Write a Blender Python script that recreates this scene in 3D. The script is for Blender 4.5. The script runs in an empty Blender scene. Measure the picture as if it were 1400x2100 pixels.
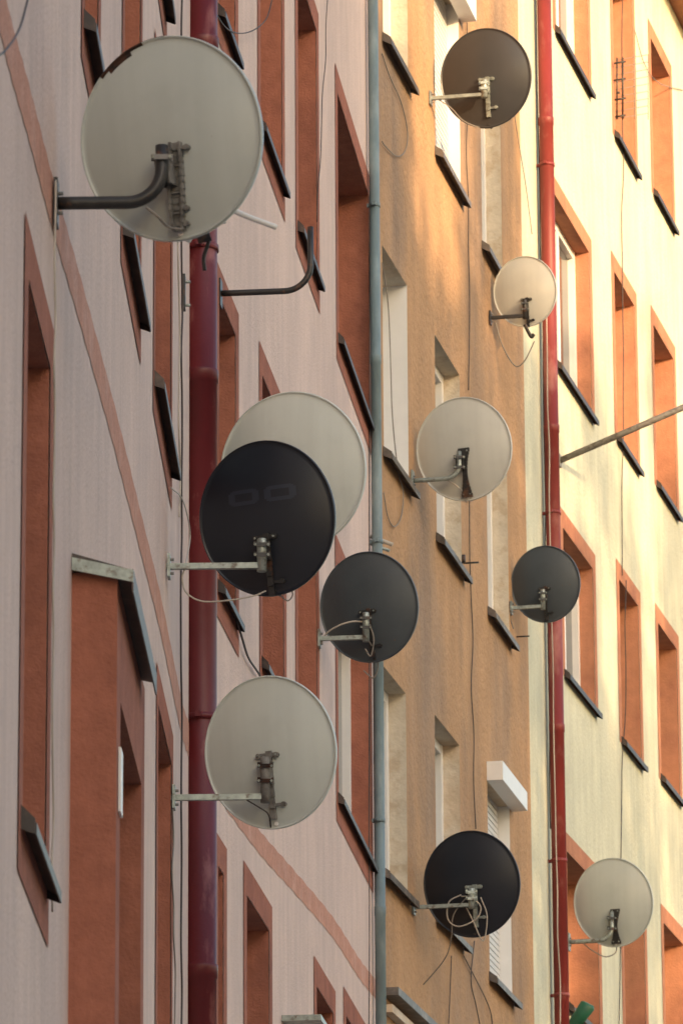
import bpy, math, random
from mathutils import Vector, Matrix
random.seed(7)
sc=bpy.context.scene
F=10500.0; HZ=4000.0
CAM=Vector((0,0,1.7))
p=math.atan((HZ-1050)/F); eps=0.0060
r0=Vector((1,0,0)); f0=Vector((0,math.cos(p),math.sin(p))); u0=Vector((0,-math.sin(p),math.cos(p)))
RT=(r0*math.cos(eps)-u0*math.sin(eps)).normalized(); UP=(u0*math.cos(eps)+r0*math.sin(eps)).normalized(); FW=f0
cd=bpy.data.cameras.new("camera"); cam=bpy.data.objects.new("camera",cd); sc.collection.objects.link(cam)
cam.matrix_world=Matrix(((RT.x,UP.x,-FW.x,CAM.x),(RT.y,UP.y,-FW.y,CAM.y),(RT.z,UP.z,-FW.z,CAM.z),(0,0,0,1)))
cd.sensor_fit='VERTICAL'; cd.sensor_height=36; cd.sensor_width=24; cd.lens=F/2100*36; cd.clip_start=0.5; cd.clip_end=3000
cd.dof.use_dof=True; cd.dof.focus_distance=24; cd.dof.aperture_fstop=14
sc.camera=cam
def ray(x,y): return (RT*(x-700)+UP*(1050-y)+FW*F)/F   # depth 1 along FW
def at(x,y,d): return CAM+ray(x,y)*d
# ---------------------------------------------------------------- materials
def mat(name,base,rough=.8,metal=0,var=.12,scale=3.0,zs=1.0,bump=0,bscale=60,base2=None,m2scale=1.5,m2lo=.5,m2hi=.65,spec=.3,streak=0,bdist=.01):
    m=bpy.data.materials.new(name); m.use_nodes=True; nt=m.node_tree; N=nt.nodes; L=nt.links
    b=N["Principled BSDF"]; b.inputs["Roughness"].default_value=rough; b.inputs["Metallic"].default_value=metal
    b.inputs["Specular IOR Level"].default_value=spec
    tc=N.new("ShaderNodeTexCoord"); mp=N.new("ShaderNodeMapping"); L.new(tc.outputs["Object"],mp.inputs[0]); mp.inputs["Scale"].default_value=(1,1,zs)
    n=N.new("ShaderNodeTexNoise"); n.inputs["Scale"].default_value=scale; n.inputs["Detail"].default_value=8; n.inputs["Roughness"].default_value=.65
    L.new(mp.outputs[0],n.inputs["Vector"])
    mr=N.new("ShaderNodeMapRange"); mr.inputs[1].default_value=.3; mr.inputs[2].default_value=.7; mr.inputs[3].default_value=1-var; mr.inputs[4].default_value=1+var
    L.new(n.outputs["Fac"],mr.inputs[0])
    col=None
    if base2:
        n2=N.new("ShaderNodeTexNoise"); n2.inputs["Scale"].default_value=m2scale; n2.inputs["Detail"].default_value=9; n2.inputs["Roughness"].default_value=.6
        mp2=N.new("ShaderNodeMapping"); L.new(tc.outputs["Object"],mp2.inputs[0]); mp2.inputs["Location"].default_value=(3.1,7.7,1.9); mp2.inputs["Scale"].default_value=(1,1,.45 if zs!=1 else 1)
        L.new(mp2.outputs[0],n2.inputs["Vector"])
        r2=N.new("ShaderNodeMapRange"); r2.inputs[1].default_value=m2lo; r2.inputs[2].default_value=m2hi; L.new(n2.outputs["Fac"],r2.inputs[0])
        mx=N.new("ShaderNodeMix"); mx.data_type='RGBA'; L.new(r2.outputs[0],mx.inputs["Factor"])
        mx.inputs["A"].default_value=(*base,1); mx.inputs["B"].default_value=(*base2,1); col=mx.outputs["Result"]
    vm=N.new("ShaderNodeVectorMath"); vm.operation='SCALE'; L.new(mr.outputs[0],vm.inputs["Scale"])
    if col: L.new(col,vm.inputs[0])
    else: vm.inputs[0].default_value=base
    out=vm.outputs[0]
    if streak:
        mp3=N.new("ShaderNodeMapping"); L.new(tc.outputs["Object"],mp3.inputs[0]); mp3.inputs["Scale"].default_value=(7,7,.35)
        n3=N.new("ShaderNodeTexNoise"); n3.inputs["Scale"].default_value=1; n3.inputs["Detail"].default_value=6; n3.inputs["Roughness"].default_value=.7; L.new(mp3.outputs[0],n3.inputs["Vector"])
        r3=N.new("ShaderNodeMapRange"); r3.inputs[1].default_value=.35; r3.inputs[2].default_value=.7; r3.inputs[3].default_value=1+streak*.3; r3.inputs[4].default_value=1-streak; L.new(n3.outputs["Fac"],r3.inputs[0])
        v3=N.new("ShaderNodeVectorMath"); v3.operation='SCALE'; L.new(out,v3.inputs[0]); L.new(r3.outputs[0],v3.inputs["Scale"]); out=v3.outputs[0]
    L.new(out,b.inputs["Base Color"])
    if bump:
        nb=N.new("ShaderNodeTexNoise"); nb.inputs["Scale"].default_value=bscale; nb.inputs["Detail"].default_value=4
        L.new(tc.outputs["Object"],nb.inputs["Vector"])
        bp=N.new("ShaderNodeBump"); bp.inputs["Strength"].default_value=bump; bp.inputs["Distance"].default_value=bdist
        L.new(nb.outputs["Fac"],bp.inputs["Height"]); L.new(bp.outputs[0],b.inputs["Normal"])
    return m
M={}
M['pink']=mat("pink_stucco",(.68,.53,.465),.95,var=.06,scale=9,zs=.5,bump=.6,bscale=60,base2=(.57,.45,.405),m2scale=.8,m2lo=.4,m2hi=.7,streak=.09,bdist=.009)
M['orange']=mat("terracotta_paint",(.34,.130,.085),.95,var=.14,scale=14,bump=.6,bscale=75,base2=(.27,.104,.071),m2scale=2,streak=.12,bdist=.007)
M['oranged']=mat("pale_terracotta_paint",(.43,.195,.115),.95,var=.12,scale=10,bump=.6,bscale=60,base2=(.37,.16,.10),m2scale=2,streak=.10,bdist=.007)  # paler terracotta for the cream building
M['band']=mat("faded_terracotta_paint",(.50,.26,.19),.95,var=.14,scale=14,bump=.7,bscale=55,base2=(.54,.31,.24),m2scale=4)
M['tan']=mat("tan_render",(.43,.265,.145),.95,var=.14,scale=2.2,zs=.7,bump=.9,bscale=24,base2=(.30,.21,.145),m2scale=.9,m2lo=.45,m2hi=.66,streak=.12,bdist=.02)
M['cream']=mat("cream_render",(.57,.575,.45),.95,var=.10,scale=3,zs=.7,bump=.6,bscale=30,base2=(.45,.475,.385),m2scale=.7,streak=.12,bdist=.015)
M['plaster']=mat("bare_plaster",(.52,.42,.31),.95,var=.12,scale=9,bump=.6,bscale=30,base2=(.60,.55,.46),m2scale=3,m2lo=.45,m2hi=.65)
M['oldplaster']=mat("peeling_plaster",(.54,.48,.385),.95,var=.1,scale=7,bump=.6,bscale=30,base2=(.45,.37,.275),m2scale=6,m2lo=.5,m2hi=.62)
M['redpipe']=mat("dark_red_paint",(.105,.009,.013),.46,var=.2,scale=6,zs=.3,base2=(.22,.075,.07),m2scale=7,m2lo=.58,m2hi=.70,spec=.4,bump=.15,bscale=20)
M['redpipe2']=mat("weathered_red_paint",(.18,.026,.024),.5,var=.2,scale=6,zs=.3,base2=(.27,.10,.085),m2scale=5,m2lo=.55,m2hi=.7,spec=.4)
M['bluepipe']=mat("blue_grey_paint",(.15,.21,.235),.5,var=.18,scale=8,zs=.4,base2=(.24,.30,.32),m2scale=6,m2lo=.5,m2hi=.7)
M['sill']=mat("dark_sheet_metal",(.034,.028,.027),.5,var=.3,scale=20,base2=(.10,.068,.055),m2scale=9,m2lo=.54,m2hi=.7,spec=.5)
M['sillc']=mat("weathered_sheet_metal",(.10,.088,.08),.5,var=.3,scale=20,base2=(.22,.19,.16),m2scale=9,m2lo=.5,m2hi=.7,spec=.5)
M['zinc']=mat("galvanised_steel",(.30,.34,.32),.42,metal=.5,var=.3,scale=30,base2=(.13,.10,.08),m2scale=25,m2lo=.54,m2hi=.68)
M['black']=mat("black_metal",(.020,.020,.021),.45,var=.3,scale=25,base2=(.10,.045,.025),m2scale=15,m2lo=.57,m2hi=.66,spec=.5)
M['grey']=mat("grey_cast_metal",(.17,.165,.155),.55,var=.3,scale=25,base2=(.09,.08,.07),m2scale=20,spec=.5)
M['rust']=mat("rust",(.06,.025,.015),.9,var=.5,scale=40,base2=(.018,.013,.012),m2scale=20,m2lo=.4,m2hi=.55)
def dishmat(name,base,rough,var,rusty,spec=.5):
    m=mat(name,base,rough,var=var,scale=5,base2=tuple(c*.93 for c in base),m2scale=3,spec=spec)
    nt=m.node_tree;N=nt.nodes;L=nt.links; b=N["Principled BSDF"]; src=b.inputs["Base Color"].links[0].from_socket
    tc=N.new("ShaderNodeTexCoord"); n=N.new("ShaderNodeTexNoise"); n.inputs["Scale"].default_value=34; n.inputs["Detail"].default_value=3; L.new(tc.outputs["Object"],n.inputs["Vector"])
    r=N.new("ShaderNodeMapRange"); r.inputs[1].default_value=.79-rusty*.06; r.inputs[2].default_value=.82-rusty*.05; L.new(n.outputs["Fac"],r.inputs[0])
    mx=N.new("ShaderNodeMix"); mx.data_type='RGBA'; L.new(r.outputs[0],mx.inputs["Factor"]); L.new(src,mx.inputs["A"]); mx.inputs["B"].default_value=(.13,.07,.04,1)
    mp=N.new("ShaderNodeMapping"); mp.inputs["Scale"].default_value=(14,2,1.0); L.new(tc.outputs["Object"],mp.inputs[0])
    n2=N.new("ShaderNodeTexNoise"); n2.inputs["Scale"].default_value=1; n2.inputs["Detail"].default_value=4; L.new(mp.outputs[0],n2.inputs["Vector"])
    r2=N.new("ShaderNodeMapRange"); r2.inputs[1].default_value=.35; r2.inputs[2].default_value=.7; r2.inputs[3].default_value=1.02; r2.inputs[4].default_value=.94; L.new(n2.outputs["Fac"],r2.inputs[0])
    v=N.new("ShaderNodeVectorMath"); v.operation='SCALE'; L.new(mx.outputs["Result"],v.inputs[0]); L.new(r2.outputs[0],v.inputs["Scale"]); L.new(v.outputs[0],b.inputs["Base Color"])
    rr=N.new("ShaderNodeMapRange"); rr.inputs[3].default_value=rough-.05; rr.inputs[4].default_value=rough+.08; L.new(n2.outputs["Fac"],rr.inputs[0]); L.new(rr.outputs[0],b.inputs["Roughness"])
    return m
M['pale']=dishmat("pale_dish_enamel",(.42,.455,.435),.34,.03,.5)
M['palegreen']=dishmat("aged_white_dish_enamel",(.52,.565,.54),.40,.03,.3)
M['creamdish']=dishmat("cream_dish_enamel",(.52,.53,.49),.34,.03,.2)
M['darkdish']=dishmat("anthracite_dish_enamel",(.011,.0145,.023),.36,.1,0,.42)
M['mark']=mat("faded_print",(.020,.026,.042),.38,var=.05,scale=8,spec=.45)
M['greydish']=dishmat("graphite_dish_enamel",(.056,.070,.082),.40,.10,1.2)
M['browndish']=dishmat("charcoal_dish_enamel",(.036,.038,.042),.30,.08,0)
M['cable']=mat("grey_cable",(.22,.20,.18),.6)
M['cablew']=mat("pale_cable",(.42,.38,.33),.6)
M['cabled']=mat("dark_cable",(.06,.05,.05),.6)
M['white']=mat("white_plastic",(.72,.72,.71),.4,var=.04,scale=6,spec=.5)
M['shutter']=mat("shutter_slats",(.60,.60,.59),.5,var=.05,scale=6)
M['glass']=mat("window_glass",(.05,.06,.07),.08,var=.1,spec=.8)
M['green']=mat("green_paint",(.02,.10,.06),.45,var=.2,scale=10)
M['asphalt']=mat("asphalt",(.06,.06,.06),.9,var=.2,scale=8,bump=.4)
M['paving']=mat("concrete_paving",(.38,.36,.33),.9,var=.15,scale=6,bump=.4)
M['roof']=mat("roof_tiles",(.20,.08,.05),.9,var=.2,scale=8)
M['leaf']=mat("leaves",(.06,.10,.03),.7,var=.3,scale=3)
M['bark']=mat("bark",(.10,.07,.05),.95,var=.3,scale=8,bump=.5)
M['oppwall']=mat("sand_render",(.60,.54,.46),.95,var=.08,scale=3)
# ---------------------------------------------------------------- mesh helpers
class MB:
    def __init__(s): s.v=[]; s.f=[]; s.m=[]; s.mats=[]; s.sm=[]
    def mi(s,k):
        if k not in s.mats: s.mats.append(k)
        return s.mats.index(k)
    def quad(s,a,b,c,d,k,sm=False):
        n=len(s.v); s.v+= [tuple(a),tuple(b),tuple(c),tuple(d)]; s.f.append((n,n+1,n+2,n+3)); s.m.append(s.mi(k)); s.sm.append(sm)
    def poly(s,pts,k):
        n=len(s.v); s.v+=[tuple(q) for q in pts]; s.f.append(tuple(range(n,n+len(pts)))); s.m.append(s.mi(k)); s.sm.append(False)
    def hexa(s,P,k):  # P 8 pts: bottom 0-3, top 4-7
        n=len(s.v); s.v+=[tuple(q) for q in P]
        for f in ((3,2,1,0),(4,5,6,7),(0,1,5,4),(1,2,6,5),(2,3,7,6),(3,0,4,7)):
            s.f.append(tuple(n+i for i in f)); s.m.append(s.mi(k)); s.sm.append(False)
    def obox(s,c,ax,ay,az,hx,hy,hz,k):
        c=Vector(c); P=[]
        for dz in(-hz,hz):
            for dx,dy in((-hx,-hy),(hx,-hy),(hx,hy),(-hx,hy)): P.append(c+ax*dx+ay*dy+az*dz)
        s.hexa(P,k)
    def tube(s,pts,r,k,sides=10,cap=True,smooth=True):
        pts=[Vector(q) for q in pts]; n=len(pts); base=len(s.v)
        t0=(pts[1]-pts[0]).normalized(); ref=Vector((0,0,1)) if abs(t0.z)<.9 else Vector((1,0,0))
        a=t0.cross(ref).normalized()
        for i,q in enumerate(pts):
            t=(pts[min(i+1,n-1)]-pts[max(i-1,0)])
            t=t.normalized() if t.length>1e-9 else t0
            a=(a-t*a.dot(t)).normalized(); b=t.cross(a)
            rr=r[i] if isinstance(r,(list,tuple)) else r
            for j in range(sides):
                th=2*math.pi*j/sides; s.v.append(tuple(q+a*math.cos(th)*rr+b*math.sin(th)*rr))
        for i in range(n-1):
            for j in range(sides):
                j2=(j+1)%sides
                s.f.append((base+i*sides+j,base+i*sides+j2,base+(i+1)*sides+j2,base+(i+1)*sides+j)); s.m.append(s.mi(k)); s.sm.append(smooth)
        if cap:
            s.f.append(tuple(base+j for j in range(sides))[::-1]); s.m.append(s.mi(k)); s.sm.append(False)
            s.f.append(tuple(base+(n-1)*sides+j for j in range(sides))); s.m.append(s.mi(k)); s.sm.append(False)
    def obj(s,name,parent=None,loc=None):
        me=bpy.data.meshes.new(name); me.from_pydata(s.v,[],s.f)
        for k in s.mats: me.materials.append(M[k])
        me.polygons.foreach_set("material_index",s.m); me.polygons.foreach_set("use_smooth",s.sm); me.update()
        o=bpy.data.objects.new(name,me); sc.collection.objects.link(o)
        if loc is not None: o.matrix_world=loc
        if parent is not None:
            o.parent=parent; o.matrix_parent_inverse=Matrix.Translation(-parent.location)
        return o
def empty(name,loc):
    e=bpy.data.objects.new(name,None); e.location=loc; e.empty_display_size=.3; sc.collection.objects.link(e); return e
def cat(P,n=8):
    P=[Vector(q) for q in P]; Q=[P[0]*2-P[1]]+P+[P[-1]*2-P[-2]]; out=[]
    for i in range(1,len(Q)-2):
        a,b,c,d=Q[i-1:i+3]
        for k in range(n):
            t=k/n; out.append(.5*((2*b)+(c-a)*t+(2*a-5*b+4*c-d)*t*t+(3*b-a-3*c+d)*t**3))
    out.append(P[-1]); return out
# ---------------------------------------------------------------- walls in plan
class Wall:
    def __init__(s,P,d,length):
        s.P=Vector((P[0],P[1],0)); s.d=Vector((d[0],d[1],0)).normalized(); s.n=Vector((s.d.y,-s.d.x,0)); s.L=length
    def hit(s,x,y,off=0):
        rr=ray(x,y); t=((s.P+s.n*off)-CAM).dot(s.n)/rr.dot(s.n); q=CAM+rr*t
        return (q-s.P).dot(s.d), q.z
    def w(s,a,z,off=0): return s.P+s.d*a+s.n*off+Vector((0,0,z))
    def px(s,x,y,off=0):
        a,z=s.hit(x,y,off); return s.w(a,z,off)
    def box(s,mb,s0,s1,z0,z1,o0,o1,k):
        mb.hexa([s.w(s0,z0,o0),s.w(s0,z0,o1),s.w(s1,z0,o1),s.w(s1,z0,o0),s.w(s0,z1,o0),s.w(s0,z1,o1),s.w(s1,z1,o1),s.w(s1,z1,o0)],k)
def vpdir(x):
    v=ray(x,HZ); return Vector((v.x,v.y,0)).normalized()
def plan(x,Y):
    v=ray(x,1050); return Vector((v.x/v.y*Y,Y,0))
def isect(P,d,x):
    v=ray(x,1050); g=Vector((v.x,v.y,0)); # P+d*t = g*k
    den=d.x*g.y-d.y*g.x; t=(-P.x*g.y+P.y*g.x)/den; return P+d*t, t
C1=plan(402,23.3)
dA=vpdir(900); LA=30.0; WA=Wall(C1-dA*LA,dA,LA)
dB=vpdir(1850); C2,LB=isect(C1,dB,774); WB=Wall(C1,dB,LB)
dC=vpdir(2900); C3,LC=isect(C2,dC,1078); WC=Wall(C2,dC,LC)
C4,LS=isect(C3,dC,1132); WS=Wall(C3,dC,LS)
dD=vpdir(3250); LD=26.0; WD=Wall(C4,dD,LD)
W={'A':WA,'B':WB,'C':WC,'S':WS,'D':WD}
TOP={'A':21,'B':21,'C':22,'S':22,'D':0}
TOP['D']=WD.hit(1380,22)[1]
TOP['S']=TOP['C']=TOP['D']
GZ=lambda y: 0.0 if y<2 else (min(3.3,(y-2)*.24) if y<16 else 3.3+(y-16)*.05)
bA=empty("pink_apartment_building",C1); bC=empty("tan_apartment_building",C2); bD=empty("cream_apartment_building",C4)
PAR={'A':bA,'B':bA,'C':bC,'S':bD,'D':bD}
WM={'A':'pink','B':'pink','C':'tan','S':'cream','D':'cream'}
# windows: wall,xl,ytop,xr,ysill,kind,revealmat
wins=[
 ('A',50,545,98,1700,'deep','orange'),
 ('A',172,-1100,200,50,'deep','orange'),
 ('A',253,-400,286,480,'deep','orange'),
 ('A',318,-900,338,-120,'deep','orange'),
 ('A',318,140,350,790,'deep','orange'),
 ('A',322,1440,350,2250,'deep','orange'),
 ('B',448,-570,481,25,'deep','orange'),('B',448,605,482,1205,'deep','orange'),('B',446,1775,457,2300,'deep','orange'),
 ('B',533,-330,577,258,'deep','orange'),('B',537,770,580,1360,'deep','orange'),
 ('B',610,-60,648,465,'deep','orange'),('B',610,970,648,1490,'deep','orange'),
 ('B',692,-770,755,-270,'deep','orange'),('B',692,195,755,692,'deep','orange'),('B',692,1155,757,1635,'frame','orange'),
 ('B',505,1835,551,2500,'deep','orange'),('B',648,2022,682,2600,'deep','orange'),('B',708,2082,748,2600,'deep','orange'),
 ('C',785,-340,835,78,'frame','oldplaster'),('C',785,505,835,925,'deep','white'),('C',781,1360,833,1785,'frame','oldplaster'),('C',783,2110,835,2500,'frame','plaster'),
 ('C',891,-90,941,308,'shutter','white'),('C',893,690,943,1100,'frame','oldplaster'),('C',893,1468,943,1880,'frame','plaster'),
 ('C',986,150,1026,500,'frame','oldplaster'),('C',998,860,1040,1250,'frame','oldplaster'),('C',1001,1600,1046,2000,'shutter','white'),
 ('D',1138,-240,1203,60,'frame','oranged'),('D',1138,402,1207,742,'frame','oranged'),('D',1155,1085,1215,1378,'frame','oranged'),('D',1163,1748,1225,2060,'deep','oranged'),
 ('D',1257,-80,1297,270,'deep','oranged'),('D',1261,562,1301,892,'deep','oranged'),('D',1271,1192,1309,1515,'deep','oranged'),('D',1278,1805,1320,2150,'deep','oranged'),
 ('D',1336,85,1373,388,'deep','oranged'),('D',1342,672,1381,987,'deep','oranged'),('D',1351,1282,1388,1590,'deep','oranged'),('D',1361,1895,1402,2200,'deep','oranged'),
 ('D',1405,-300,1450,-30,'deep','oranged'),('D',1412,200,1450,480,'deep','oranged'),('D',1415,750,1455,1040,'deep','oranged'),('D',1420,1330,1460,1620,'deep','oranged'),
]
holes={k:[] for k in W}
parts={k:MB() for k in W}   # reveals & trims
frames={k:MB() for k in W}; sills={k:MB() for k in W}; bands={k:MB() for k in W}
for wk,xl,yt,xr,ys,kind,rm in wins:
    w=W[wk]; ym=(max(0,yt)+min(2100,ys))/2
    s0,z1=w.hit(xl,yt); _,z0=w.hit(xl,ys); s0=w.hit(xl,ym)[0]; s1=w.hit(xr,ym)[0]
    if s1<=s0: continue
    s1=min(s1,w.L-.03); s0=max(s0,.02)
    holes[wk].append((s0,s1,z0,z1)); mb=parts[wk]
    rd={'deep':.26,'frame':.13,'shutter':.10}[kind]
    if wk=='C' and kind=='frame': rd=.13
    rb=rm
    P=lambda a,z,o: w.w(a,z,o)
    mb.quad(P(s1,z0,0),P(s1,z1,0),P(s1,z1,-rd),P(s1,z0,-rd),rb)
    mb.quad(P(s0,z0,0),P(s0,z0,-rd),P(s0,z1,-rd),P(s0,z1,0),rb)
    mb.quad(P(s0,z1,0),P(s0,z1,-rd),P(s1,z1,-rd),P(s1,z1,0),rb if rb!='white' else 'plaster')
    mb.quad(P(s0,z0,0),P(s1,z0,0),P(s1,z0,-rd),P(s0,z0,-rd),rb)
    fb=frames[wk]
    if kind=='shutter':
        zz=z0+.01
        while zz<z1-.02:
            w.box(fb,s0+.004,s1-.004,zz,zz+.036,-rd,-rd+.012,'shutter'); w.box(fb,s0+.004,s1-.004,zz+.036,zz+.044,-rd,-rd+.003,'grey'); zz+=.044
    else:
        g=.07
        fb.quad(P(s0,z0,-rd-.04),P(s1,z0,-rd-.04),P(s1,z1,-rd-.04),P(s0,z1,-rd-.04),'glass')
        sm=(s0+s1)/2
        for a,b_ in((s0+.001,s0+g),(sm-.04,sm+.04),(s1-g,s1-.001)): w.box(fb,a,b_,z0+.001,z1-.001,-rd-.05,-rd+.012,'white')
        for a,b_ in((z0+.002,z0+g),(z1-g,z1-.002)): w.box(fb,s0+.002,s1-.002,a,b_,-rd-.05,-rd+.008,'white')
    # sill
    sb=sills[wk]; pr={'A':.042,'B':.040,'C':.062,'D':.050}[wk]; e=.05; sk_='sillc' if wk=='C' else 'sill'
    a,b_=s0-e,s1+e
    if wk=='C': a,b_=s0-.04,s1+.07
    yb=z0+.012; h1=.030 if wk in 'AB' else .034; lip=.030 if wk in 'AB' else .040
    sb.hexa([P(a,yb-.02,.001),P(a,yb-h1-.012,pr),P(b_,yb-h1-.012,pr),P(b_,yb-.02,.001),P(a,yb,.001),P(a,yb-h1,pr),P(b_,yb-h1,pr),P(b_,yb,.001)],sk_)
    sb.hexa([P(a,yb-h1-lip,pr),P(a,yb-h1-lip,pr+.004),P(b_,yb-h1-lip,pr+.004),P(b_,yb-h1-lip,pr),P(a,yb-h1+.002,pr),P(a,yb-h1+.002,pr+.004),P(b_,yb-h1+.002,pr+.004),P(b_,yb-h1+.002,pr)],sk_)
    for ee in(a-.005,b_): sb.hexa([P(ee,yb-.045,.002),P(ee,yb-h1-lip,pr),P(ee+.005,yb-h1-lip,pr),P(ee+.005,yb-.045,.002),P(ee,yb+.022,.002),P(ee,yb-h1+.012,pr),P(ee+.005,yb-h1+.012,pr),P(ee+.005,yb+.022,.002)],sk_)
    if wk in 'ABD':
        bw=.13; bt=.15; q=bands[wk]; o=.004
        A0=max(s0-bw,.005); A1=min(s1+bw,w.L-.005)
        zb=z0-(.16 if wk=='A' or wk=='B' else .03)
        q.quad(P(A0,z1,o),P(A1,z1,o),P(A1,z1+bt,o),P(A0,z1+bt,o),rm)
        q.quad(P(A0,zb,o),P(s0,zb,o),P(s0,z1,o),P(A0,z1,o),rm)
        q.quad(P(s1,zb,o),P(A1,zb,o),P(A1,z1,o),P(s1,z1,o),rm)
        q.quad(P(s0,zb,o),P(s1,zb,o),P(s1,z0,o),P(s0,z0,o),rm)
# portal (entrance) on wall A
w=WA
ps0,pz1=w.hit(148,1175)
lo,hi=.02,.6
for _ in range(40):
    mid=(lo+hi)/2
    if w.hit(240,1400,mid)[0]>ps0: lo=mid
    else: hi=mid
po=lo
pe=w.hit(296,1700,po)[0]
dx0=w.hit(246,1700,po)[0]; dx1=w.hit(290,1700,po)[0]; dz=w.hit(245,1430,po)[1]
gz=GZ(w.w(ps0,0).y)-.3
pm=MB()
def wallgrid(w,mb,S0,S1,Z0,Z1,hs,k,off=0):
    S=sorted({S0,S1,*[v for h in hs for v in h[:2] if S0<v<S1]}); Z=sorted({Z0,Z1,*[v for h in hs for v in h[2:] if Z0<v<Z1]})
    for i in range(len(S)-1):
        for j in range(len(Z)-1):
            cs=(S[i]+S[i+1])/2; cz=(Z[j]+Z[j+1])/2
            if any(h[0]<cs<h[1] and h[2]<cz<h[3] for h in hs): continue
            mb.quad(w.w(S[i],Z[j],off),w.w(S[i+1],Z[j],off),w.w(S[i+1],Z[j+1],off),w.w(S[i],Z[j+1],off),k)
wallgrid(w,pm,ps0,pe,gz,pz1,[(dx0,dx1,gz-1,dz)],'orange',po)
pm.quad(w.w(ps0,gz,0),w.w(ps0,gz,po),w.w(ps0,pz1,po),w.w(ps0,pz1,0),'orange')
pm.quad(w.w(pe,gz,0),w.w(pe,gz,po),w.w(pe,pz1,po),w.w(pe,pz1,0),'orange')
pm.quad(w.w(ps0,pz1,0),w.w(pe,pz1,0),w.w(pe,pz1,po),w.w(ps0,pz1,po),'orange')
pm.quad(w.w(dx1,gz,po),w.w(dx1,dz,po),w.w(dx1,dz,.003),w.w(dx1,gz,.003),'orange')
pm.quad(w.w(dx0,gz,po),w.w(dx0,dz,po),w.w(dx0,dz,.003),w.w(dx0,gz,.003),'orange')
pm.quad(w.w(dx0,dz,po),w.w(dx1,dz,po),w.w(dx1,dz,.003),w.w(dx0,dz,.003),'orange')
pm.obj("entrance_portal",bA)
dm=MB(); w.box(dm,dx0+.01,dx1-.01,gz,dz-.01,.004,.03,'sill'); dm.obj("entrance_door",bA)
cm=MB()
c0=ps0-.03; co=po+.045
c1=w.hit(318,1418,co)[0]
c1=min(c1,pe+.5)
cm.hexa([w.w(c0,pz1+.012,.002),w.w(c0,pz1-.03,co),w.w(c1,pz1-.03,co),w.w(c1,pz1+.012,.002),w.w(c0,pz1+.055,.002),w.w(c0,pz1+.0,co),w.w(c1,pz1+.0,co),w.w(c1,pz1+.055,.002)],'sill')
cm.hexa([w.w(c0-.008,pz1+.0,.002),w.w(c0-.008,pz1-.040,co+.006),w.w(c0,pz1-.040,co+.006),w.w(c0,pz1+.0,.002),w.w(c0-.008,pz1+.04,.002),w.w(c0-.008,pz1-.002,co+.006),w.w(c0,pz1-.002,co+.006),w.w(c0,pz1+.04,.002)],'zinc')
w.box(cm,c0,c1,pz1-.07,pz1+.002,co+.001,co+.006,'sill')
cm.obj("entrance_canopy",bA)
sg=MB(); a,z=w.hit(243,1520,po+.006); a2,z2=w.hit(243,1655,po+.006)
w.box(sg,dx0-.12,dx0-.02,z2,z,po+.002,po+.01,'white'); sg.obj("entrance_notice_board",bA)
for k,w in W.items():
    mb=MB(); zb=-.5
    wallgrid(w,mb,0,w.L,zb,TOP[k],holes[k],WM[k])
    mb.obj("wall_%s"%WM[k],PAR[k])
    if parts[k].v: parts[k].obj("window_reveals",PAR[k])
    if frames[k].v: frames[k].obj("window_frames",PAR[k])
    if sills[k].v: sills[k].obj("window_sills",PAR[k])
    if bands[k].v: bands[k].obj("painted_window_surrounds",PAR[k])
def body(par,front,top,mk,depth=10):
    n=len(front); mb=MB()
    nn=Vector((front[-1]-front[0])).normalized(); nn=Vector((nn.y,-nn.x,0))
    back=[q-nn*depth for q in front]
    lo=Vector((0,0,-.5)); hi=Vector((0,0,top))
    mb.quad(front[0]+lo,front[0]+hi,back[0]+hi,back[0]+lo,mk); mb.quad(front[-1]+lo,front[-1]+hi,back[-1]+hi,back[-1]+lo,mk)
    for i in range(n-1): mb.quad(back[i]+lo,back[i+1]+lo,back[i+1]+hi,back[i]+hi,mk)
    mb.obj("side_and_back_walls",par)
    rb=MB()
    F_=[q+Vector((0,0,top)) for q in front]; B_=[q+Vector((0,0,top)) for q in back]; Mi=[(a+b)/2+Vector((0,0,2.4)) for a,b in zip(F_,B_)]
    for i in range(n-1):
        rb.quad(F_[i]+nn*.05,F_[i+1]+nn*.05,Mi[i+1],Mi[i],'roof'); rb.quad(Mi[i],Mi[i+1],B_[i+1],B_[i],'roof')
    rb.poly([F_[0],Mi[0],B_[0]],mk); rb.poly([F_[-1],Mi[-1],B_[-1]],mk)
    rb.obj("pitched_roof",par)
body(bA,[WA.w(0,0,-.001),C1,C2-WB.d*.01],21,'pink')
body(bC,[C2+WC.d*.01,C3-WC.d*.01],TOP['C'],'tan')
body(bD,[C3+WC.d*.01,C4,WD.w(LD,0)],TOP['D'],'cream')
ev=MB(); t=TOP['D']
WD.box(ev,0,LD,t-.001,t+.16,-.1,.42,'oranged'); WD.box(ev,0,LD,t+.16,t+.28,.30,.45,'sill'); ev.obj("eaves",bD)
sb=MB(); w=WC
s0,z0=w.hit(1000,1604); s1=w.hit(1046,1700)[0]
w.box(sb,s0-.06,s1+.06,z0,z0+.14,.002,.12,'white'); sb.obj("roller_shutter_box",bC)
sb=MB(); s0,z0=w.hit(891,-60); s1=w.hit(941,200)[0]; w.box(sb,s0-.05,s1+.1,z0,z0+.17,.002,.12,'white'); sb.obj("roller_shutter_box",bC)
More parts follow.
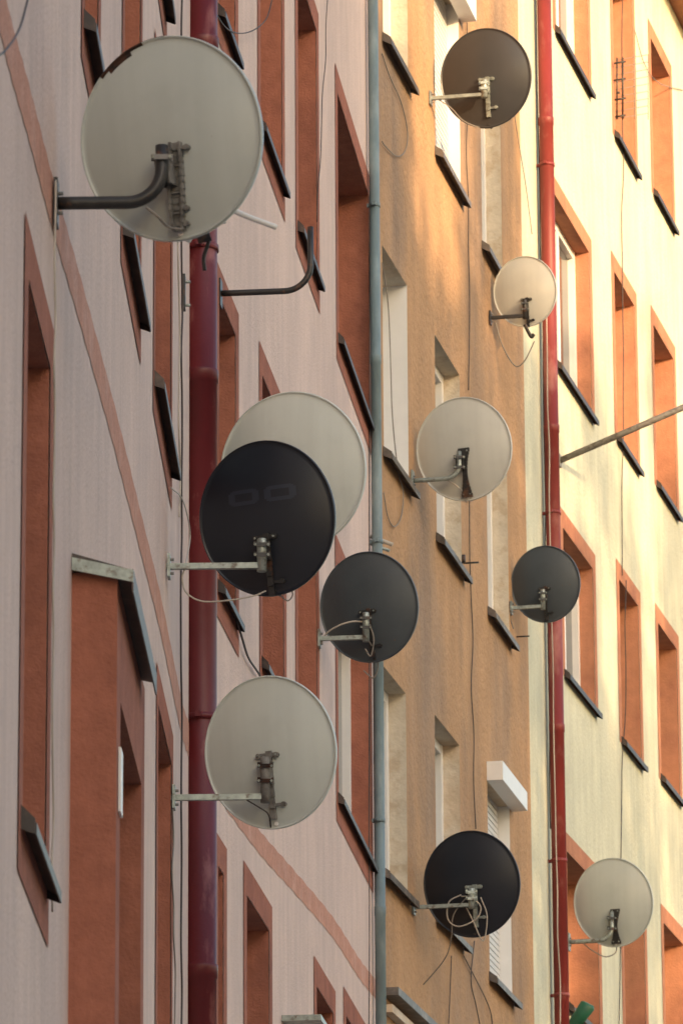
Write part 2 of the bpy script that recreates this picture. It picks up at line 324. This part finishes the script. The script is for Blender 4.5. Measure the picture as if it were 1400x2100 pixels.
def strip(w,pts,wid,k,par,name,off=.0022):
    mb=MB(); P=cat([Vector((*w.hit(x,y),0)) for x,y in pts],14); ws=wid
    for i in range(len(P)-1):
        a,b=P[i],P[i+1]; j0=math.sin(i*1.7)*.004; j1=math.sin((i+1)*1.7)*.004
        if b.x>w.L or a.x>w.L: break
        mb.quad(w.w(a.x,a.y-ws+j0,off),w.w(b.x,b.y-ws+j1,off),w.w(b.x,b.y+ws+j1,off),w.w(a.x,a.y+ws+j0,off),k)
    mb.obj(name,par)
strip(WA,[(-40,-180),(15,70),(60,235),(108,420),(165,620),(230,860),(285,1080),(330,1265),(372,1470),(392,1530)],.078,'band',bA,"painted_band")
strip(WB,[(405,1545),(450,1615),(530,1725),(600,1805),(680,1900),(735,1985),(770,2030)],.062,'band',bA,"painted_band")
mb=MB(); s0,z0=WB.hit(577,2082,.0); WB.box(mb,s0,s0+2.0,z0-.03,z0,.002,.21,'zinc'); mb.obj("metal_canopy",bA)
mb=MB(); s0,z0=WC.hit(785,2025,.0); WC.box(mb,s0,s0+2.6,z0-.05,z0,.002,.10,'sillc'); WC.box(mb,s0,s0+2.6,z0-.16,z0-.11,.002,.06,'plaster'); mb.obj("ledge",bC)
# ---------------------------------------------------------------- drainpipes
def drainpipe(x,yref,w,off,r,k,rings,clamps,z1,kk=None):
    a,_=w.hit(x,yref,off); base=w.w(a,0,off); gz=GZ(base.y)
    e=empty("drainpipe",base+Vector((0,0,gz))); mb=MB()
    rz=sorted([w.hit(x,y,off)[1] for y in rings]); pts=[];rr=[]
    def add(z,q): pts.append(base+Vector((0,0,z))); rr.append(q)
    add(gz,r)
    for z in rz:
        for dz,q in((-.05,r),(-.048,r*1.07),(.0,r*1.09),(.012,r*1.09),(.014,r)): add(z+dz,q)
    add(z1,r)
    mb.tube(pts,rr,k,28); mb.obj("pipe",e)
    cb=MB()
    for y in clamps:
        z=w.hit(x,y,off)[1]; c=base+Vector((0,0,z))
        cb.tube([c+Vector((0,0,-.014)),c+Vector((0,0,.014))],r*1.10,kk or k,28)
        cb.obox(c-w.n*(off/2+.001),w.n,w.d,Vector((0,0,1)),off/2-.002,.01,.012,kk or k)
        cb.obox(c-w.d*(r*1.18),w.n,w.d,Vector((0,0,1)),.012,.02,.012,kk or k)
    cb.obj("pipe_brackets",e)
    return base
drainpipe(412,1050,WB,.105,.0745,'redpipe',[80,765,1988],[508,1475],20.9)
drainpipe(772.5,1050,WB,.05,.034,'bluepipe',[740,1300,1850],[438,1110,1672],20.9)
drainpipe(1133,1050,WD,.10,.0575,'redpipe2',[270,880,1480],[360,1052,1752,2025],TOP['D']-.05)
def cable(w,pts,r,k,name="wall_cable",off=.015,n=6):
    P=cat([w.px(x,y,off) for x,y in pts],n); e=empty(name,P[0]); mb=MB(); mb.tube(P,r,k,6); mb.obj("cable",e)
def wob(x0,y0,x1,y1,amp,step=90):
    out=[]; n=max(2,int(abs(y1-y0)/step))
    for i in range(n+1):
        t=i/n; out.append((x0+(x1-x0)*t+(random.uniform(-amp,amp) if 0<i<n else 0),y0+(y1-y0)*t))
    return out
cable(WA,wob(115,370,108,1870,2.2),.0035,'cablew')
cable(WA,wob(366,420,368,1060,2.5),.004,'cablew'); cable(WA,wob(374,-20,372,2120,2.),.005,'cabled')
cable(WA,[(350,1000),(372,1020),(385,1060),(390,1100),(384,1140),(376,1175)],.003,'cablew',off=.02)
cable(WA,wob(354,1660,358,2120,4,60),.0035,'cable')
cable(WB,wob(672,-10,650,455,2,60),.003,'cabled')
cable(WB,wob(758,-20,756,2120,1,150),.004,'cabled')
cable(WC,wob(957,20,960,800,3),.0045,'cabled'); cable(WC,wob(962,1020,975,1700,4),.0045,'cabled')
cable(WC,[(783,110),(800,160),(822,210),(835,270),(830,310),(812,320),(790,300),(783,290)],.004,'cable')
cable(WC,[(783,540),(795,620),(800,720),(804,850),(815,960),(826,1010),(822,1060),(808,1080),(795,1060),(786,1010)],.004,'cable')
cable(WC,wob(1035,80,1090,480,2),.004,'cable')
cable(WC,[(972,1930),(965,2010),(975,2060),(985,2110)],.004,'cabled'); cable(WC,[(950,1960),(1000,2060),(1010,2110)],.004,'cabled')
cable(WC,[(925,1960),(922,2040),(919,2110)],.004,'cabled')
cable(WD,wob(1276,-20,1275,1180,2.5),.005,'cabled'); cable(WD,wob(1283,1190,1268,2110,3),.005,'cabled')
cable(WS,wob(1098,-20,1106,400,1.5),.005,'cabled'); cable(WS,wob(1106,400,1128,1700,2),.005,'cabled')
cable(WD,wob(1120,650,1148,2100,2),.005,'cablew',off=.17)
cable(WD,[(1300,60),(1320,130),(1350,170),(1400,185)],.004,'cable')
cable(WB,[(437,20),(470,62),(510,66),(545,40),(560,-10)],.0035,'cabled',off=.05)
cable(WA,[(60,-10),(40,60),(10,105),(-10,115)],.003,'cabled',off=.1)
cable(WB,[(485,1270),(497,1310),(510,1350),(535,1390),(545,1440)],.006,'cabled',off=.02)
# ---------------------------------------------------------------- satellite dishes
Z3=Vector((0,0,1))
def dish(w,root,cen,size,end,mk,arm='square',armk='zinc',mast=(50,),style=0,yaw=17,tilt=10,brk='black',roll=0,chip=False,extra=None,armr=.012,back=.0,mastk=None,label=False):
    rx,ry=root; cx,cy=cen; ww,hh=size; ex,ey=end
    R=w.px(rx,ry,.012); dep=(R-CAM).dot(FW)
    Lr=(ex-rx)*dep/F/max(.2,w.n.dot(RT)); E=R+w.n*Lr
    depE=(E-CAM).dot(FW)
    bul=.055*ww*dep/F/.6
    dc=depE+bul+.085+back
    C=at(cx,cy,dc)
    y=math.radians(yaw); t=math.radians(tilt)
    A=Vector((math.sin(y)*math.cos(t),math.cos(y)*math.cos(t),math.sin(t)))
    X=A.cross(Z3).normalized(); U=X.cross(A).normalized()
    if roll:
        q=math.radians(roll); X,U=X*math.cos(q)+U*math.sin(q),U*math.cos(q)-X*math.sin(q)
    a=ww*dc/F/2/math.cos(y)*1.0; b=hh*dc/F/2/math.cos(p-t)
    mw=Matrix(((X.x,A.x,U.x,C.x),(X.y,A.y,U.y,C.y),(X.z,A.z,U.z,C.z),(0,0,0,1)))
    e=empty("satellite_dish",C)
    mb=MB(); NR=22; NT=120
    prof=[(i/NR*.965,-bul*(1-(i/NR*.965)**2)) for i in range(NR+1)]
    yl=prof[-1][1]
    prof+= [(.975,yl-.001),(.983,yl-.006),(.992,yl-.007),(1.0,yl-.003),(1.003,yl+.006),(1.0,yl+.014),(.99,yl+.015)]
    prof+= [(i/NR*.985,-bul*(1-(i/NR*.985)**2)+.012-.006*(1-i/NR)) for i in range(NR,-1,-1)]
    mb.mi(mk)
    for (r,yy) in prof:
        for j in range(NT):
            th=2*math.pi*j/NT; mb.v.append((a*r*math.cos(th),yy,b*r*math.sin(th)))
    for i in range(len(prof)-1):
        for j in range(NT):
            j2=(j+1)%NT; k=mk
            r=prof[i][0]
            if chip:
                th=360*j/NT
                if 84<th<134 and i<NR+7 and r>(.985 if th<100 else .955-.05*max(0,math.sin((th-100)*.09))): k='rust'
            mb.f.append((i*NT+j,i*NT+j2,(i+1)*NT+j2,(i+1)*NT+j)); mb.m.append(mb.mi(k)); mb.sm.append(True)
    mb.obj("reflector",e,mw)
    L=lambda x,yy,z: mw@Vector((x,yy,z))
    sf=lambda x,z: -bul*(1-(x/a)**2-(z/b)**2)
    if label:
        lb=MB()
        def cell(x0,x1,z0,z1):
            lb.quad(*[(x_,sf(x_,z_)-.0012,z_) for x_,z_ in((x0,z0),(x1,z0),(x1,z1),(x0,z1))],'mark',True)
        for (bx0,bx1) in((-.50,-.04),(.04,.50)):
            n=14
            for i in range(n):
                q0=bx0+(bx1-bx0)*i/n; q1=bx0+(bx1-bx0)*(i+1)/n; cut=.035 if i in(0,n-1) else (.012 if i in(1,n-2) else 0)
                for j in range(4):
                    z0=.11+cut+(.20-2*cut)*j/4; z1=.11+cut+(.20-2*cut)*(j+1)/4
                    if 2<i<n-3 and j in(1,2): continue
                    cell(q0*a,q1*a,(z0+.08)*b,(z1+.08)*b)
        lb.obj("faded_mark",e,mw)
    inv=mw.inverted(); k=ww*dep/F/.60
    ab=MB(); sc_=dep/F
    ab.obox(R,w.n,w.d,Z3,.006,.035,.05 if arm=='square' else .07,armk)
    for dz in(-.03,.03): ab.tube([R+Z3*dz,R+Z3*dz+w.n*.02],.006,'grey',6)
    mtop=mast[0]*sc_; mr=.022*min(1.1,k); mk_=mastk or armk
    if arm=='square':
        ab.obox((R+E)/2,w.n,w.d,Z3,Lr/2+.012,armr,armr,armk)
        M0=E-Z3*.025; M1=E+Z3*mtop
        ab.tube([M0,M1-Z3*.004,M1],[mr,mr,mr*.9],mk_,18)
    else:
        mr=armr; rb=min(.10,mtop*.8)
        pts=[R+(E-w.n*rb-R)*(i/4) for i in range(5)]
        c=E-w.n*rb+Z3*rb
        for i in range(1,9):
            q=math.pi/2*i/8; pts.append(c+w.n*rb*math.sin(q)-Z3*rb*math.cos(q))
        M1=E+Z3*mtop; pts.append(M1); ab.tube(pts,armr,armk,18)
    ab.obj("wall_arm",e)
    bb=MB()
    for t_ in ((.80,.42) if (mtop>.07 and style!=1) else ((.80,) if style==1 else (.62,))):
        c=E+Z3*mtop*t_
        ck='rust' if style==3 else brk
        bb.obox(c-FW*(mr+.004),RT,FW,Z3,.034*k,.004*k,.009*k,ck)
        bb.obox(c+FW*(mr+.006),RT,FW,Z3,.036*k,.006*k,.012*k,ck)
        for sx in(-1,1):
            bb.tube([c+RT*.029*k*sx-FW*(mr+.014),c+RT*.029*k*sx+FW*(mr+.03)],.0035*k,'zinc',6)
            bb.tube([c+RT*.029*k*sx-FW*(mr+.016),c+RT*.029*k*sx-FW*(mr+.009)],.0065*k,'zinc',6)
    mid=E+Z3*mtop*.55; lm=inv@mid; lx,lz=lm.x,lm.z
    S1=L(lx,sf(lx,lz)-.003,lz); dv=S1-mid
    for sx in(-1,1):
        c0_=mid+FW*(mr*.7)+X*.020*k*sx; c=(c0_+S1+X*.020*k*sx)/2
        bb.obox(c,X,A,U,.003*k,(S1-mid).length/2,.040*k,brk)
    def plate(x,z,hx,hz,kk,pr=.008):
        bb.obox(L(x,sf(x,z)-pr*.5,z),X,A,U,hx,pr,hz,kk)
    zt=(inv@(E+Z3*mtop)).z
    if style in(0,3):
        plate(lx+.004*k,zt+.010*k,.050*k,.011*k,brk)
        for sx in(-1,1):
            X0_=lx+.004*k+sx*.043*k; zz=zt+.010*k
            bb.tube([L(X0_,sf(X0_,zz)-.022,zz),L(X0_,sf(X0_,zz),zz)],.012*k,brk,12)
            bb.tube([L(X0_,sf(X0_,zz)-.027,zz),L(X0_,sf(X0_,zz)-.02,zz)],.005*k,'zinc',6)
        zb=max(-b*.93,lz-.17*k)
        for i in range(6):
            z_=zt+(zb-zt)*i/5; plate(lx+.010*k-.0025*i*k,z_,.013*k,(zt-zb)/10+.004,brk,.012)
        z_=zb+.035*k
        plate(lx+.028*k,z_,.03*k,.007*k,brk)
        bb.tube([L(lx+.054*k,sf(lx,z_)-.02,z_),L(lx+.054*k,sf(lx,z_)+.004,z_)],.011*k,brk,12)
    elif style==1: # cast spine: two side ribs, solid web, end lugs
        z0_=zt+.004; z1_=-b*.88; n=13
        for i in range(n):
            q=i/(n-1); z_=z0_+(z1_-z0_)*q; hw=.013+.006*math.sin(q*math.pi); xc=lx+.033*k-.032*q*k; hz=(z0_-z1_)/(n-1)/2+.0012
            plate(xc-hw,z_,.0035,hz,brk,.024); plate(xc+hw,z_,.0035,hz,brk,.019)
            plate(xc,z_,hw-.0036,hz+.0005,brk,.009)
            if i in(3,7,10): plate(xc,z_,hw-.0037,.0025,brk,.016)
        for q,dx,s_ in((.03,.010,.95),(.78,.012,.6),(.97,.006,.75)):
            zz=z0_+(z1_-z0_)*q; xx=lx+.033*k-.032*q*k+dx
            plate(xx,zz,.032*k*s_,.006*k,brk,.014)
            bb.tube([L(xx+.028*k*s_,sf(lx,zz)-.022,zz),L(xx+.028*k*s_,sf(lx,zz)+.003,zz)],.009*k,brk,12)
    elif style==2: # hourglass black plate
        for i in range(15):
            q=i/14; z_=zt+.012-(zt+b*.93)*q; hw=(.036-.022*math.sin(q*math.pi))*k
            plate(lx+.026*k-.016*q*k,z_,hw,(zt+b*.93)/28+.0015,brk,.012+.0003*(i%2))
        for q in(.02,.97):
            z_=zt+.012-(zt+b*.93)*q
            for sx in(-1,1): bb.tube([L(lx+.026*k-.016*q*k+sx*.022*k,sf(lx,z_)-.022,z_),L(lx+.026*k-.016*q*k+sx*.022*k,sf(lx,z_),z_)],.006*k,'zinc',8)
    bb.obj("mounting_bracket",e)
    fb=MB(); tip=Vector((0,.42*k,-b*.30))
    fb.tube([L(.0,-.01,-b*.93),L(0,.06,-b*.97),mw@tip],.010*k,'black' if mk in('darkdish','greydish','browndish') else 'white',8)
    dirv=(Vector((0,-.05,.0))-tip).normalized()
    fb.tube([mw@(tip-dirv*.05),mw@(tip+dirv*.03),mw@(tip+dirv*.032),mw@(tip+dirv*.06)],[.02,.02,.03,.03],'white',12)
    fb.tube([mw@(tip-dirv*.03),mw@(tip-dirv*.03+Vector((0,0,-.10)))],[.02,.017],'white',10)
    fb.obj("feed_arm_and_receiver",e)
    if extra:
        xb=MB()
        for pts,d_,r_,kk in extra:
            P=cat([at(x_,y_,dep+dd) for (x_,y_),dd in zip(pts,d_)],8); xb.tube(P,r_,kk,8)
        xb.obj("cables",e)
    return e,dep
dish(WA,(116,417),(352,284),(374,425),(332,422),'pale',arm='round',armk='black',mast=(122,),style=1,brk='grey',chip=True,armr=.0195,roll=3,back=.03,
  extra=[([(455,420),(500,441),(566,466)],(.35,.38,.42),.009,'white'),([(300,425),(325,445),(345,465),(372,470)],(-.01,0,.05,.08),.004,'cable'),([(418,480),(428,490),(425,505),(418,530),(420,555)],(.2,.2,.2,.2,.2),.006,'black'),([(405,492),(432,484)],(.2,.2),.014,'black')])
dish(WB,(452,1100),(601,966),(298,326),(600,1100),'palegreen',arm='square',mast=(50,),style=0,yaw=17,back=.12)
dish(WA,(347,1162),(548,1063),(278,320),(537,1162),'darkdish',mast=(57,),style=0,roll=3,label=True,
  extra=[([(380,1165),(374,1185),(382,1215),(415,1233),(470,1231),(520,1222),(545,1212)],(0,0,0,0,0,.02,.05),.0035,'cablew'),([(575,1222),(590,1232),(600,1220),(596,1205)],(.1,.1,.1,.1),.003,'cable')])
dish(WA,(357,1636),(555,1543),(270,314),(544,1636),'palegreen',mast=(83,),style=3,roll=2,mastk='grey',brk='grey',
  extra=[([(357,1640),(352,1670),(354,1720)],(0,0,0),.003,'cable'),([(505,1640),(530,1655),(550,1670),(556,1700)],(0,0,.05,.1),.003,'cabled')])
dish(WB,(655,1310),(757,1245),(200,228),(750,1309),'greydish',mast=(52,),style=0,roll=3,yaw=17,
  extra=[([(662,1480),(655,1420),(652,1350),(665,1305),(690,1285),(720,1275),(745,1275)],(.3,.2,.05,0,-.02,-.02,0),.005,'cablew'),([(745,1300),(765,1330),(775,1365),(765,1390),(745,1375)],(0,.05,.1,.1,.1),.004,'cable'),([(757,1280),(766,1310),(760,1345),(748,1330)],(0,.0,.0,.0),.004,'cable')])
dish(WC,(883,202),(996,160),(184,206),(992,203),'browndish',mast=(32,),style=0,brk='zinc',roll=0,
  extra=[([(900,205),(925,222),(950,248),(985,262),(1010,262)],(0,0,0,.05,.1),.004,'cable')])
dish(WC,(1005,652),(1076,598),(128,146),(1075,654),'creamdish',mast=(34,),style=0,armk='black',
  extra=[([(1015,660),(1030,710),(1055,750),(1075,740),(1095,700)],(0,0,0,0,.05),.005,'cable'),([(1075,665),(1088,690),(1094,685)],(0,0,0),.014,'black')])
dish(WC,(846,986),(951,921),(194,214),(941,987),'creamdish',arm='round',mast=(56,),style=2,armr=.016,roll=2,
  extra=[([(880,985),(915,985),(945,1005),(955,1030)],(0,0,.02,.1),.004,'cablew')])
dish(WC,(1048,1247),(1118,1198),(140,158),(1112,1246),'greydish',mast=(36,),style=0,
  extra=[([(1050,1240),(1046,1265),(1052,1290)],(0,0,0),.005,'cable')])
dish(WC,(848,1861),(967,1813),(196,218),(966,1861),'darkdish',mast=(34,),style=0,brk='zinc',
  extra=[([(945,1835),(920,1850),(918,1885),(940,1900),(975,1885),(985,1860),(965,1840),(945,1838)],(-.03,)*8,.0045,'cablew'),
         ([(985,1840),(998,1880),(990,1930),(970,1890),(955,1860)],(-.03,)*5,.004,'cablew'),([(960,1835),(930,1875),(925,1920),(915,1960),(885,2000),(835,2052)],(-.03,-.03,0,.1,.2,.3),.004,'cable')])
dish(WD,(1166,1932),(1257,1851),(160,182),(1253,1933),'pale',arm='round',mast=(58,),style=2,armr=.018,
  extra=[([(1195,1935),(1215,1950),(1240,1962),(1260,1955),(1264,1940)],(0,0,.02,.05,.1),.005,'cable')])
e=empty("bent_pole_bracket",WB.px(455,602,.01)); mb=MB()
R=WB.px(452,602,.006); dep=(R-CAM).dot(FW); sc_=dep/F
E=R+WB.n*(186*sc_); rb=.13; pts=[R+(E-WB.n*rb-R)*(i/5) for i in range(6)]; c=E-WB.n*rb+Z3*rb
for i in range(1,13):
    q=math.pi/2*i/12; pts.append(c+WB.n*rb*math.sin(q)-Z3*rb*math.cos(q))
pts.append(E+Z3*(136*sc_)); mb.tube(pts,.0155,'black',14); mb.obox(R,WB.n,WB.d,Z3,.006,.04,.07,'black'); mb.obj("bent_tube",e)
e=empty("wall_plate",WA.px(377,600,.01)); mb=MB(); q=WA.px(377,600,.01); mb.obox(q,WA.n,WA.d,Z3,.008,.03,.08,'black')
for dz in(-.06,.05): mb.tube([q+Z3*dz,q+Z3*dz+WA.n*.03],.007,'zinc',8)
mb.obj("plate",e)
a=WD.px(1146,945,.01); e=empty("flag_pole",a); mb=MB()
b=a+WD.n*1.5+Z3*.55; mb.tube([a,b],.026,'grey',14); mb.obox(a,WD.n,WD.d,Z3,.012,.04,.05,'grey'); mb.obj("pole",e)
e=empty("wall_lamp",WD.px(1180,2110,.02)); mb=MB(); R=WD.px(1165,2150,.02); d_=(R-CAM).dot(FW)
mb.tube([R,at(1165,2125,d_-.05),at(1172,2108,d_-.05)],.02,'green',10); mb.tube([at(1172,2108,d_-.05),at(1204,2062,d_-.05),at(1206,2058,d_-.05)],[.05,.062,.045],'green',20); mb.obj("lamp_head",e)
R=WD.px(1262,190,.02); d_=(R-CAM).dot(FW); e=empty("tv_antenna",R); mb=MB()
def ln(x0,y0,x1,y1,r,k,dd=0.0,d2=None): mb.tube([at(x0,y0,d_+dd),at(x1,y1,d_+(dd if d2 is None else d2))],r,k,6)
for x in(1264,1276): ln(x,118,x,245,.008,'black')
for y in(130,165,205,240): ln(1258,y,1282,y-4,.009,'black')
for i in range(9): ln(1260,124+i*15,1328,112+i*15,.0035,'cable',0,.1)
for x in(1300,1328): ln(x,112,x,245,.0035,'cable',.06 if x==1300 else .1)
mb.tube([R,at(1270,190,d_)],.012,'black',8)
mb.obj("antenna_elements",e)
e=empty("insulator_hook",WC.px(960,1153,.01)); mb=MB(); mb.tube([WC.px(950,1155,.0),WC.px(950,1155,0)+WC.n*.11],.007,'black',6); mb.tube([WC.px(950,1155,.09),WC.px(950,1155,.09)+Z3*.06],.014,'black',8); mb.obj("hook",e)
e=empty("insulator_hook",WC.px(1060,1305,.01)); mb=MB(); mb.tube([WC.px(1058,1306,.0),WC.px(1058,1306,0)+WC.n*.10],.006,'black',6); mb.obj("hook",e)
e=empty("conduit_stub",WB.px(765,1105,.02)); mb=MB(); q=WB.px(760,1100,.005); mb.tube([q,q+WB.n*.14-Z3*.06],.013,'cablew',8); mb.tube([q-Z3*.05,q+WB.n*.12-Z3*.10],.010,'zinc',8); mb.obj("stub",e)
# ---------------------------------------------------------------- ground, opposite side
mb=MB(); ys=[-300,-60,-20,2,5,8,11,14,16,30,60,120,400]
def g(y): return GZ(y) if y<130 else GZ(130)
for i in range(len(ys)-1):
    y0,y1=ys[i],ys[i+1]
    mb.quad((-400,y0,g(y0)-.12),(400,y0,g(y0)-.12),(400,y1,g(y1)-.12),(-400,y1,g(y1)-.12),'asphalt')
mb.obj("ground")
mb=MB()
yy=[-20,2,5,8,11,14,16,23.3,34]
for i in range(len(yy)-1):
    y0,y1=yy[i],yy[i+1]
    for xa,xb in((-1.4,3.0),(9.5,15)):
        mb.hexa([(xa,y0,g(y0)-.3),(xb,y0,g(y0)-.3),(xb,y1,g(y1)-.3),(xa,y1,g(y1)-.3),(xa,y0,g(y0)),(xb,y0,g(y0)),(xb,y1,g(y1)),(xa,y1,g(y1))],'paving')
mb.obj("pavement")
el=math.radians(11); sx,sy=.62,-.785
S=Vector((sx*math.cos(el),sy*math.cos(el),math.sin(el))).normalized()
oh=empty("unseen_shadow_building",(23,-15,0)); mb=MB()  # unseen block, added and sized to keep sun off the pink walls
X0,X1,Y0,Y1,H,HR=18,29,-48,2.6,19.3,21.4
ow=Wall((X0,Y1),(0,-1),Y1-Y0)
hs=[]; fr=MB()
for i in range(12):
    for j in range(5):
        s=2+i*4.0; z=3+j*3.1
        if z+1.5<H-1: hs.append((s,s+1.4,z,z+1.5))
wallgrid(ow,mb,0,Y1-Y0,-.5,H,hs,'oppwall')
for h in hs:
    ow.box(fr,h[0],h[1],h[2],h[3],-.2,-.18,'glass'); ow.box(fr,h[0]+.66,h[0]+.74,h[2],h[3],-.179,-.14,'white')
    for q in ((h[0],h[0]),(h[1],h[1])): mb.quad(ow.w(q[0],h[2],0),ow.w(q[0],h[3],0),ow.w(q[0],h[3],-.2),ow.w(q[0],h[2],-.2),'oppwall')
    mb.quad(ow.w(h[0],h[3],0),ow.w(h[1],h[3],0),ow.w(h[1],h[3],-.2),ow.w(h[0],h[3],-.2),'oppwall')
XM=(X0+X1)/2
mb.quad((X1,Y0,-.5),(X1,Y1,-.5),(X1,Y1,H),(X1,Y0,H),'oppwall')
for Y in(Y0,Y1): mb.poly([(X0,Y,-.5),(X1,Y,-.5),(X1,Y,H),(XM,Y,HR-.02),(X0,Y,H)],'oppwall')
mb.obj("walls",oh); fr.obj("windows",oh)
mb=MB(); mb.quad((X0-.4,Y0,H-.1),(X0-.4,Y1+.2,H-.1),(XM,Y1+.2,HR),(XM,Y0,HR),'roof'); mb.quad((X1+.4,Y0,H-.1),(X1+.4,Y1+.2,H-.1),(XM,Y1+.2,HR),(XM,Y0,HR),'roof'); mb.obj("roof",oh)
def tree(x,y,ztop,zlow,zdense,cr,nleaf,clumps,topfrac=.3):  # unseen tree, added so its crown dapples sun on tan and cream walls
    R=random.Random(int(x*31+y*17))
    g0=g(y)-.15; h=ztop-g0; e=empty("unseen_shadow_tree",(x,y,g0)); tb=MB()
    tb.tube(cat([(x,y,g0),(x+.1,y+.05,g0+h*.25),(x-.1,y+.1,g0+h*.5),(x,y,g0+h*.85)],5),[.22-.2*i/15 for i in range(16)],'bark',12)
    cs=[]
    for i in range(clumps):
        th=R.uniform(0,6.28)
        zz=R.uniform(zdense,ztop-.4) if R.random()<topfrac else R.uniform(zlow,zdense)
        v=(zz-zlow)/(ztop-zlow)
        rr=cr*math.sqrt(R.random())*math.sqrt(max(.2,1-abs(2*v-1)**2.5*.8))
        c=Vector((x+rr*math.cos(th),y+rr*math.sin(th),zz)); cs.append(c)
    for c in cs:
        st=Vector((x,y,g0+(c.z-g0)*random.uniform(.55,.75))); tb.tube(cat([st,(st+c)/2+Vector((0,0,.3)),c],4),[.05-.042*k/8 for k in range(9)],'bark',6)
    tb.obj("trunk_and_limbs",e); lb=MB()
    for i in range(nleaf):
        c=R.choice(cs); q=c+Vector((R.gauss(0,.30),R.gauss(0,.30),R.gauss(0,.42)))
        a=Vector((R.gauss(0,1),R.gauss(0,1),R.gauss(0,1))).normalized(); b=a.orthogonal().normalized(); s_=R.uniform(.08,.17)
        lb.quad(q-a*s_,q-b*s_*.6,q+a*s_,q+b*s_*.6,'leaf')
    lb.obj("foliage",e)
tree(19,10.6,20.2,9,17.0,2.7,8500,50,.32)
tree(20.5,15.4,21.5,9,18.0,3.1,9500,54,.28)
tree(21,21.0,21.5,9,18.0,3.1,8500,40,.28)
tree(25.5,13.0,20.0,8,16.5,3.2,7500,38,.12)
tree(22.5,8.8,17.5,7,15.0,2.4,6000,30,.15)
# ---------------------------------------------------------------- light
ld=bpy.data.lights.new("sun",'SUN'); lo_=bpy.data.objects.new("sun",ld); sc.collection.objects.link(lo_)
ld.energy=7.6; ld.angle=math.radians(.6); ld.color=(1,.64,.33)
lo_.rotation_euler=(-S).to_track_quat('-Z','Y').to_euler(); lo_.location=S*60
wd=bpy.data.worlds.new("World"); sc.world=wd; wd.use_nodes=True; nt=wd.node_tree
bg=nt.nodes["Background"]; sk=nt.nodes.new("ShaderNodeTexSky"); sk.sky_type='NISHITA'; sk.sun_disc=False
sk.sun_elevation=el; sk.sun_rotation=math.atan2(sx,sy); sk.air_density=1.0; sk.dust_density=2.0; sk.ozone_density=.8
wb=nt.nodes.new("ShaderNodeVectorMath"); wb.operation='MULTIPLY'; wb.inputs[1].default_value=(1.03,.985,.95)
nt.links.new(sk.outputs[0],wb.inputs[0]); nt.links.new(wb.outputs[0],bg.inputs[0]); bg.inputs[1].default_value=.49
sc.view_settings.view_transform='Standard'; sc.view_settings.look='None'; sc.view_settings.exposure=0
